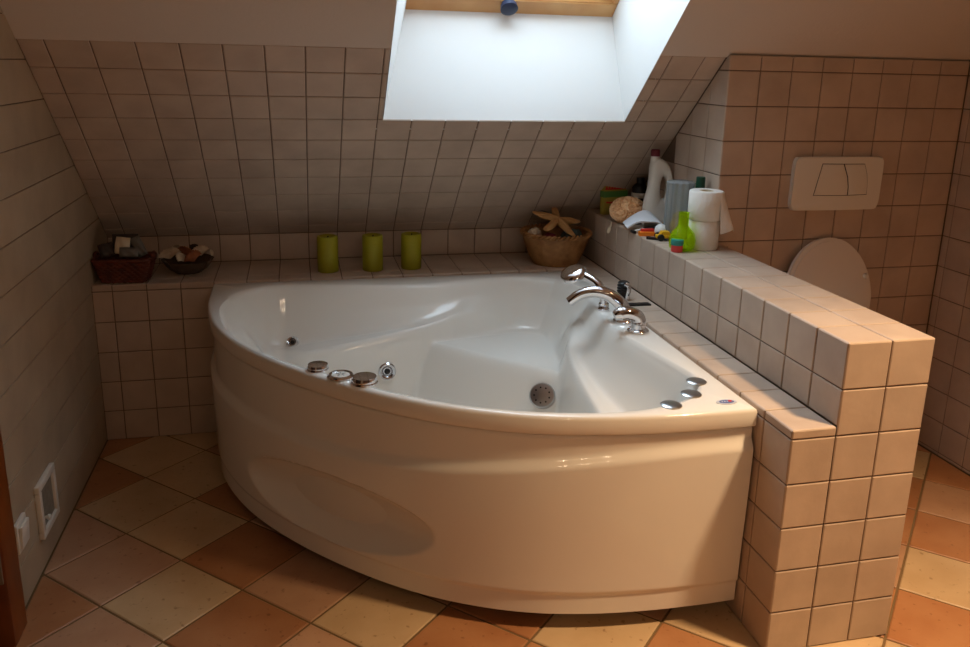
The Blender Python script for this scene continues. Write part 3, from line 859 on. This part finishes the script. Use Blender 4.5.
# black fitting and black strip on the side ledge
f0 = thing('drain_lever', 'small black ribbed fitting with chrome lever on the ledge behind the taps', 'bath fitting', (.24, 9.45, ZL))
bm = BM(); lathe(bm, [(0,0),(.2,0),(.2,.08)]+[(.17+.025*(k%2), .1+.045*k) for k in range(9)]+[(.18,.5),(.12,.55),(0,.56)], 28); obj('body', bm, BLACK, parent=f0)
bm = BM(); tube(bm, spline([(-.0,-.16,.5),(.08,-.24,.42),(.06,-.25,.2),(.05,-.22,.0)], 6), [.07]*18+[.05], 12); obj('lever', bm, CHROME, parent=f0)
bm = BM(); prism(bm, [(-.35,-.14),(.38,-.1),(.36,.12),(-.33,.1)], 0, .05, bev=.012)
tag(obj('black_strip', bm, BLACK, loc=(.42, 8.70, ZL), rot=(0,0,-.08)), 'flat black strip lying on the ledge behind the chrome taps', 'strip')

# ------------------------------------------------------------------ things on the low wall
ZT = ZW
# striped carton
bx_ = thing('carton', 'green and yellow striped carton with red zigzag, far end of the low wall', 'box', (1.60, 14.05, ZT), math.radians(12))
bm = BM(); box(bm, (-.48,-.13,0), (.48,.13,1.12), bev=.02); obj('box', bm, OLIVE, parent=bx_)
bm = BM(); box(bm, (-.485,-.138,.62), (.485,.138,.84)); obj('green_band', bm, GREEN_P, parent=bx_, smooth=0)
bm = BM()
prism(bm, [(-.46,-.03),(.46,-.03)]+[(.46-k*.0575, .0 if k % 2 == 0 else .13) for k in range(17)], 0, .01, mtx=trm((0,-.132,.92)) @ rotm('X', PI/2))
obj('red_zigzag', bm, RED, parent=bx_, smooth=0)
bm = BM(); prism(bm, [(-.4,.0),(-.2,-.02),(.0,.01),(.2,-.01),(.4,.0),(.38,.07),(.2,.05),(.02,.08),(-.2,.04),(-.38,.06)], 0, .01, mtx=trm((0,-.132,.42)) @ rotm('X', PI/2))
obj('red_stripe', bm, RED, parent=bx_, smooth=0)
# dark bottle
b_ = thing('dark_bottle', 'small dark bottle with a white band between the carton and the white bottle', 'bottle', (2.28, 13.35, ZT))
bm = BM(); lathe(bm, [(0,0),(.26,0),(.28,.03),(.28,1.05),(.2,1.15),(.14,1.2),(.14,1.38),(0,1.38)], 28); obj('body', bm, BLACK, parent=b_)
bm = BM(); lathe(bm, [(.282,.70),(.29,.71),(.29,.86),(.282,.87)], 28); obj('band', bm, WHITEP, parent=b_)
# puff
bm = BM()
t = BM(); bmesh.ops.create_icosphere(t, subdivisions=5, radius=1)
for v in t.verts:
    d = v.co.normalized()
    k = 1 + .26*abs(math.sin(6*noise.noise(d*1.5)*PI)) - .12
    v.co = Vector((d.x*.56*k, d.y*.5*k, d.z*.42*k))
merge(bm, t)
tag(obj('bath_puff', bm, PUFF, loc=(1.46,12.38,ZT+.42)), 'ruffled peach net bath puff in front of the striped carton', 'bath puff')
bm = BM(); tube(bm, spline([(0,0,.0),(-.02,-.02,-.1),(-.06,-.02,-.2),(-.1,-.02,-.32),(-.12,-.02,-.38)],4), [.02]*4+[.03]*4+[.06]*6+[.05,.03,.02], 10)
tag(obj('bath_puff_toggle', bm, CARD, loc=(.93,12.45,ZT+.02)), 'small cream cord toggle hanging over the edge below the peach puff', 'toggle')
# white detergent bottle
db = thing('detergent_bottle', 'tall milky white bottle with grip hole and burgundy cap on the low wall', 'bottle', (2.13, 11.62, ZT), math.radians(-8))
side = spline([(-.46,.0,0),(-.46,.3,0),(-.44,.8,0),(-.33,1.3,0),(-.31,1.8,0),(-.30,2.1,0),(-.16,2.22,0),(-.13,2.26,0),(.05,2.24,0),(.3,2.05,0),(.43,1.7,0),(.45,1.2,0),(.44,.6,0),(.46,.3,0),(.44,0,0)], 4)
sd = [(p.x, p.y) for p in side]
# body as a grid extruded both ways with a real hole: outline ring to hole ring
hole = [(.17+.10*math.cos(a), 1.30+.36*math.sin(a)) for a in [2*PI*k/60 for k in range(60)]]
def ring_from(poly, c, n=60):
    out = []
    for k in range(n):
        a = 2*PI*k/n; dx, dy = math.cos(a), math.sin(a); best = 0
        for i in range(len(poly)):
            x1, y1 = poly[i][0]-c[0], poly[i][1]-c[1]; x2, y2 = poly[(i+1)%len(poly)][0]-c[0], poly[(i+1)%len(poly)][1]-c[1]
            den = dx*(y2-y1)-dy*(x2-x1)
            if abs(den) < 1e-9: continue
            tt = (x1*(y2-y1)-y1*(x2-x1))/den; ss = (x1*dy-y1*dx)/den
            if tt > 0 and -1e-6 <= ss <= 1+1e-6: best = max(best, tt)
        out.append((c[0]+dx*best, c[1]+dy*best))
    return out
oo = ring_from(sd, (.17, 1.30))
t = BM(); secs = []
for f, th in ((0, .0), (.12, .13), (.35, .17), (.75, .19), (.93, .13), (1.0, .0)):
    secs.append(([(h[0]+(o_[0]-h[0])*f, h[1]+(o_[1]-h[1])*f) for h, o_ in zip(hole, oo)], th))
front = [[t.verts.new((x, -th-.04, y)) for x, y in s_] for s_, th in secs]; backr = [[t.verts.new((x, th+.04, y)) for x, y in s_] for s_, th in secs]
N = 60
for A in (front, backr):
    for a, b in zip(A, A[1:]):
        for k in range(N): t.faces.new((a[k], a[(k+1)%N], b[(k+1)%N], b[k]))
for a, b in ((front[0], backr[0]), (front[-1], backr[-1])):
    for k in range(N): t.faces.new((a[k], a[(k+1)%N], b[(k+1)%N], b[k]))
bm = BM(); merge(bm, t)
lathe(bm, [(.15,2.12),(.14,2.36),(0,2.36)], 24, mtx=trm((-.15,0,0)))
obj('body', bm, BOTTLE, parent=db, smooth=50)
bm = BM(); lathe(bm, [(0,2.32),(.145,2.32),(.15,2.34),(.15,2.50),(.12,2.54),(0,2.55)], 24, mtx=trm((-.15,0,0))); obj('cap', bm, BURG, parent=db)
bm = BM(); prism(bm, [(.08,.1),(.36,.1),(.38,.5),(.3,.62),(.1,.5)], -.008, .008, mtx=trm((0,-.2,0)) @ rotm('X', PI/2)); obj('label', bm, YEL, parent=db)
# clear canister with yellow object
cn = thing('plastic_canister', 'tall cloudy clear ribbed container between white bottle and paper roll', 'container', (2.12, 9.95, ZT))
bm = BM(); lathe(bm, [(0,0),(.40,0),(.42,.04),(.40,1.66),(.42,1.7),(.40,1.74),(.1,1.78),(0,1.78)], 96, rad=lambda th, i: 1+.05*math.sin(th*12)); obj('body', bm, CLEAR, parent=cn, smooth=60)
bm = BM(); blob(bm, .24, sc=(1,1,1.2), amp=.2); blob(bm, .14, mtx=trm((-.04,-.04,.34)), amp=.1)
tag(obj('yellow_toy', bm, YEL, loc=(2.10,9.92,ZT+.34)), 'yellow toy inside the cloudy clear container', 'toy')
# green capped bottle behind the rolls
gb = thing('green_capped_bottle', 'bottle with a dark green cap standing behind the paper roll', 'bottle', (2.34, 9.12, ZT))
bm = BM(); lathe(bm, [(0,0),(.2,0),(.22,.04),(.22,1.4),(.16,1.58),(.12,1.64),(0,1.64)], 28); obj('body', bm, BOTTLE, parent=gb)
bm = BM(); lathe(bm, [(0,1.60),(.13,1.60),(.14,1.62),(.135,1.96),(.12,1.99),(0,2.0)], 28); obj('cap', bm, GREEN_D, parent=gb)
# two toilet rolls, upper one with a loose sheet
def roll(name, lb, loc, r, h, sheet=False):
    R_ = thing(name, lb, 'toilet roll', loc, 0, 'stacked paper rolls')
    bm = BM(); lathe(bm, [(.2,.02),(.2,h-.02),(.23,h),(r-.03,h),(r,h-.04),(r,.04),(r-.03,0),(.23,0),(.2,.02)], 56); obj('paper', bm, PAPER, parent=R_, smooth=50)
    bm = BM(); lathe(bm, [(.17,.0),(.2,.0),(.2,h),(.17,h),(.17,0)], 32); obj('core', bm, CARD, parent=R_)
    if sheet:
        t = BM(); rows = []
        for j in range(15):
            f = j/14; row = []
            for i in range(9):
                a = math.radians(-62+7.5*i); k = 1.015+.42*f**1.2*sstep(-75, 0, -62+7.5*i+20)
                zz = h-.03-(h+.12)*f - .22*f*(1-i/8) + .3*f*(i/8)*0
                row.append(t.verts.new((r*k*math.cos(a)+.12*f*(i/8), r*k*math.sin(a)-.25*f*(i/8), zz+.55*f*(0 if i < 6 else -.12*(i-5)))))
            rows.append(row)
        for a, b in zip(rows, rows[1:]):
            for i in range(8): t.faces.new((a[i], a[i+1], b[i+1], b[i]))
        bmesh.ops.recalc_face_normals(t, faces=t.faces[:]); bmesh.ops.solidify(t, geom=t.faces[:], thickness=.012)
        bm = BM(); merge(bm, t); obj('loose_sheet', bm, PAPER, parent=R_, smooth=60)
roll('toilet_roll', 'lower white paper roll of the stack beside the lime flask', (2.17, 8.38, ZT), .45, .86)
roll('toilet_roll', 'upper white paper roll with a loose sheet hanging down its right side', (2.17, 8.38, ZT+.865), .49, .83, True)
# lime flask
fl = tag(obj('toy_flask', (lambda b: (lathe(b, [(0,0),(.26,0),(.36,.08),(.385,.3),(.33,.5),(.2,.64),(.15,.72),(.145,1.08),(.165,1.1),(.13,1.1),(.12,.72),(.18,.62),(.3,.47),(.35,.3),(.33,.12),(.24,.04),(0,.04)], 48), b)[1])(BM()), LIME, loc=(1.44,8.22,ZT), smooth=50), 'translucent lime green toy flask in front of the paper rolls', 'toy flask')
# cup of putty
cu = thing('slime_pot', 'tiny pink red pot with teal lid beside the lime flask', 'pot', (1.19, 8.0, ZT))
bm = BM(); lathe(bm, [(0,0),(.15,0),(.165,.02),(.17,.22),(0,.22)], 28); obj('pot', bm, mat('pink_red_plastic', srgb(226,70,70), .4), parent=cu)
bm = BM(); lathe(bm, [(0,.2),(.175,.2),(.185,.22),(.18,.36),(.15,.37),(0,.365)], 28); obj('lid', bm, TEAL, parent=cu)
bm = BM(); lathe(bm, [(.2*math.sin(PI*k/18), .2-.2*math.cos(PI*k/18)) for k in range(19)], 32)
tag(obj('table_tennis_ball', bm, mat('white_ball', srgb(236,236,232), .5), loc=(1.62,10.05,ZT)), 'white ball lying behind the yellow toy car', 'ball')
# yellow toy car
tc_ = thing('toy_car', 'yellow toy car with black wheels beside the white ball', 'toy car', (1.55, 9.55, ZT), math.radians(-8))
bm = BM(); box(bm, (-.3,-.12,.06), (.3,.12,.17), bev=.03); prism(bm, [(-.2,.16),(.16,.16),(.08,.28),(-.13,.28)], -.1, .1, bev=.01, mtx=rotm('X', PI/2)); obj('body', bm, YEL, parent=tc_)
for sx_ in (-.19, .19):
    for sy_ in (-.13, .13):
        bm = BM(); t = BM(); lathe(t, [(0,-.045),(.09,-.045),(.105,-.03),(.105,.03),(.09,.045),(0,.045)], 18); merge(bm, t, rotm('X', PI/2)); obj('wheel', bm, BLACK, parent=tc_, loc=(sx_, sy_*1.3, .105))
# orange and red toy
ot_ = thing('toy_boat', 'orange toy with a red top lying near the front edge of the low wall', 'toy', (1.30, 10.25, ZT), math.radians(-6))
bm = BM(); prism(bm, [(-.3,-.1),(.22,-.12),(.3,0),(.22,.12),(-.3,.1)], 0, .14, bev=.03); obj('hull', bm, ORANGE, parent=ot_)
bm = BM(); prism(bm, [(-.24,-.07),(.14,-.08),(.18,0),(.14,.08),(-.24,.07)], .13, .22, bev=.02); obj('deck', bm, RED, parent=ot_)
bm = BM(); box(bm, (-.2,-.06,0), (.12,.06,.08), bev=.02); tube(bm, [(.1,0,.05),(.26,-.04,.04),(.36,-.05,.04)], [.04,.03,.035], 10); lathe(bm, [(0,0),(.07,.0),(.08,.03),(.07,.08),(0,.1)], 14, mtx=trm((-.2,.03,.0)))
tag(obj('toy_piece', bm, BLACK, loc=(1.25,9.62,ZT), rot=(0,0,-.5)), 'little black toy piece in front of the orange toy', 'toy')
# razor
rz = thing('razor', 'white and black razor lying on the edge in front of the white cloth', 'razor', (1.14, 10.68, ZT), math.radians(4))
bm = BM(); tube(bm, spline([(-.12,0,.06),(.05,0,.09),(.25,0,.09),(.5,0,.07)], 5), [.045]*6+[.06]*5+[.05]*5, 12); obj('handle', bm, WHITEP, parent=rz)
bm = BM(); box(bm, (-.22,-.12,.0), (-.12,.12,.09), bev=.02); obj('head', bm, BLACK, parent=rz)
# folded cloth with black edge
cb_ = thing('folded_cloth', 'white folded cloth draped over dark items in front of the peach puff', 'cloth', (1.40, 11.10, ZT))
bm = BM(); t = BM(); NX, NY = 22, 12; tp = {}
for i in range(NX+1):
    for j in range(NY+1):
        u, v = i/NX, j/NY
        x = -.62+1.35*u + .15*v; y = -.35+.75*v-.1*u
        z = .16+.42*math.sin(PI*min(1,u*1.02))**1.0*(.55+.45*v) + .03*math.sin(9*u+2*v)
        tp[i,j] = t.verts.new((x, y, z))
for i in range(NX):
    for j in range(NY): t.faces.new((tp[i,j], tp[i+1,j], tp[i+1,j+1], tp[i,j+1]))
bmesh.ops.recalc_face_normals(t, faces=t.faces[:]); bmesh.ops.solidify(t, geom=t.faces[:], thickness=.05)
merge(bm, t); obj('cloth', bm, CLOTH, parent=cb_, smooth=70)
bm = BM(); tube(bm, spline([(-.05,-.38,.09),(.2,-.40,.1),(.4,-.38,.12),(.7,-.28,.2)], 6), .085, 12); obj('dark_roll', bm, BLACK, parent=cb_)

# ------------------------------------------------------------------ WC
fp = thing('flush_plate', 'wide white dual flush plate on the tiled wall above the toilet', 'flush plate', (6.46, YT, 8.76))
bm = BM()
pl_ = spline([(-1.42,.79,0),(0,.80,0),(1.42,.79,0)],8)[:-1]+spline([(1.42,.79,0),(1.50,.6,0),(1.50,0,0),(1.49,-.55,0),(1.40,-.79,0)],6)[:-1]+spline([(1.40,-.79,0),(0,-.80,0),(-1.40,-.79,0)],8)[:-1]+spline([(-1.40,-.79,0),(-1.50,-.6,0),(-1.50,0,0),(-1.49,.6,0),(-1.42,.79,0)],6)[:-1]
prism(bm, [(p.x, p.y) for p in pl_], 0, .17, bev=.05, mtx=rotm('X', PI/2))
obj('plate', bm, WHITEP, parent=fp)
Bm = rotm('X', PI/2)
lft = [(-.80,-.35),(.37,-.36),(.36,-.1),(.30,.2),(.12,.60),(-.60,.61)]
rgt = [(.37,-.36),(1.04,-.34),(1.02,0),(.96,.3),(.84,.60),(.12,.60),(.30,.2),(.36,-.1)]
def shrink(p, d):
    r_ = inset(p, d); return r_ if r_ else p
for nm, pp in (('large_button', lft), ('small_button', rgt)):
    bm = BM(); prism(bm, pp, .165, .174, mtx=Bm, mi=1); prism(bm, shrink(pp, .018), .17, .19, bev=.006, mtx=Bm, mi=0)  # dark outline prism paints in the shade of the gap round the button
    obj(nm, bm, WHITEP, parent=fp, mats=[WHITEP, WICK_GROOVE])
tl = thing('toilet', 'wall hung white toilet with its lid up behind the low wall', 'toilet', (6.40, YT, 0))
def lid_poly(w_, h_, n=40):
    out = []
    for k in range(n+1):
        a = PI*k/n; out.append((w_*math.cos(a), h_*.45+h_*.55*math.sin(a)))
    out += [(-w_*.93, h_*.2), (-w_*.7, 0), (w_*.7, 0), (w_*.93, h_*.2)]
    return out
lm = trm((0,-.78,3.75)) @ rotm('X', math.radians(82))
bm = BM(); prism(bm, lid_poly(1.5, 3.42), -.14, .0, bev=.04, mtx=trm((0,-.78,3.75)) @ rotm('X', math.radians(80))); 
tm = BM(); prism(tm, shrink(lid_poly(1.5, 3.42), .12), -.0, .035, bev=.03); merge(bm, tm, trm((0,-.78,3.75)) @ rotm('X', math.radians(80)))
ld = obj('lid', bm, CERAM, parent=tl)
for sx_ in (-1, 1):
    bm = BM(); t = BM(); lathe(t, [(0,0),(.08,0),(.085,.03),(.06,.08),(0,.09)], 16); merge(bm, t, trm((0,-.78,3.75)) @ rotm('X', math.radians(80)) @ trm((sx_*1.25, 2.2, .03)))
    obj('lid_bumper', bm, WHITEP, parent=ld)
bm = BM()
def sect(z, w_, l_, y0=0, n=48):
    return [(w_*math.sin(2*PI*k/n)*(1 if math.cos(2*PI*k/n) < 0 else .92), y0-l_/2+ -l_/2*-math.cos(2*PI*k/n), z) for k in range(n)]
loft(bm, [sect(1.3, .7, 1.7), sect(1.7, 1.0, 2.6), sect(2.4, 1.25, 3.5), sect(3.3, 1.36, 3.9), sect(3.6, 1.38, 3.95), sect(3.64, 1.28, 3.8), sect(3.5, 1.0, 2.9, -.5), sect(2.6, .75, 2.1, -.8), sect(2.0, .35, 1.0, -1.1)], cap1=True)
obj('bowl', bm, CERAM, parent=tl, smooth=60)
bm = BM()
loft(bm, [sect(3.64, 1.36, 3.1, -.85), sect(3.78, 1.36, 3.1, -.85), sect(3.82, 1.25, 2.9, -.95), sect(3.78, .9, 2.3, -1.2), sect(3.64, .88, 2.26, -1.2)], cap0=False)
obj('seat', bm, CERAM, parent=tl, smooth=60)

# ------------------------------------------------------------------ left wall fittings
iv = thing('inspection_hatch', 'square white framed hatch with grey panel low on the left wall', 'hatch', (XL, 6.80, 0.80))
bm = BM()
for a, b in (((0,-.66,0),(.12,.66,.17)), ((0,-.66,1.2),(.12,.66,1.37)), ((0,-.66,.17),(.12,-.49,1.2)), ((0,.49,.17),(.12,.66,1.2))): box(bm, a, b, bev=.02)
obj('frame', bm, WHITEP, parent=iv)
bm = BM(); box(bm, (.0,-.5,.16), (.05,.5,1.21)); pn = obj('door_panel', bm, FROST, parent=iv, smooth=0)
bm = BM(); t = BM(); lathe(t, [(0,0),(.04,0),(.04,.04),(.075,.07),(.07,.12),(0,.14)], 20); merge(bm, t, rotm('Y', PI/2)); obj('knob', bm, WHITEP, parent=pn, loc=(.05,-.26,.38))
sw = thing('light_switch', 'white rocker light switch on the left wall beside the door frame', 'switch', (XL, 4.90, 1.40))
bm = BM(); box(bm, (0,-.32,0), (.09,.32,.70), bev=.03); obj('plate', bm, WHITEP, parent=sw)
bm = BM(); t = BM(); box(t, (0,-.24,-.27), (.07,.24,.27), bev=.02); merge(bm, t, trm((.085,0,.35)) @ rotm('Y', math.radians(4))); obj('rocker', bm, WHITEP, parent=sw)
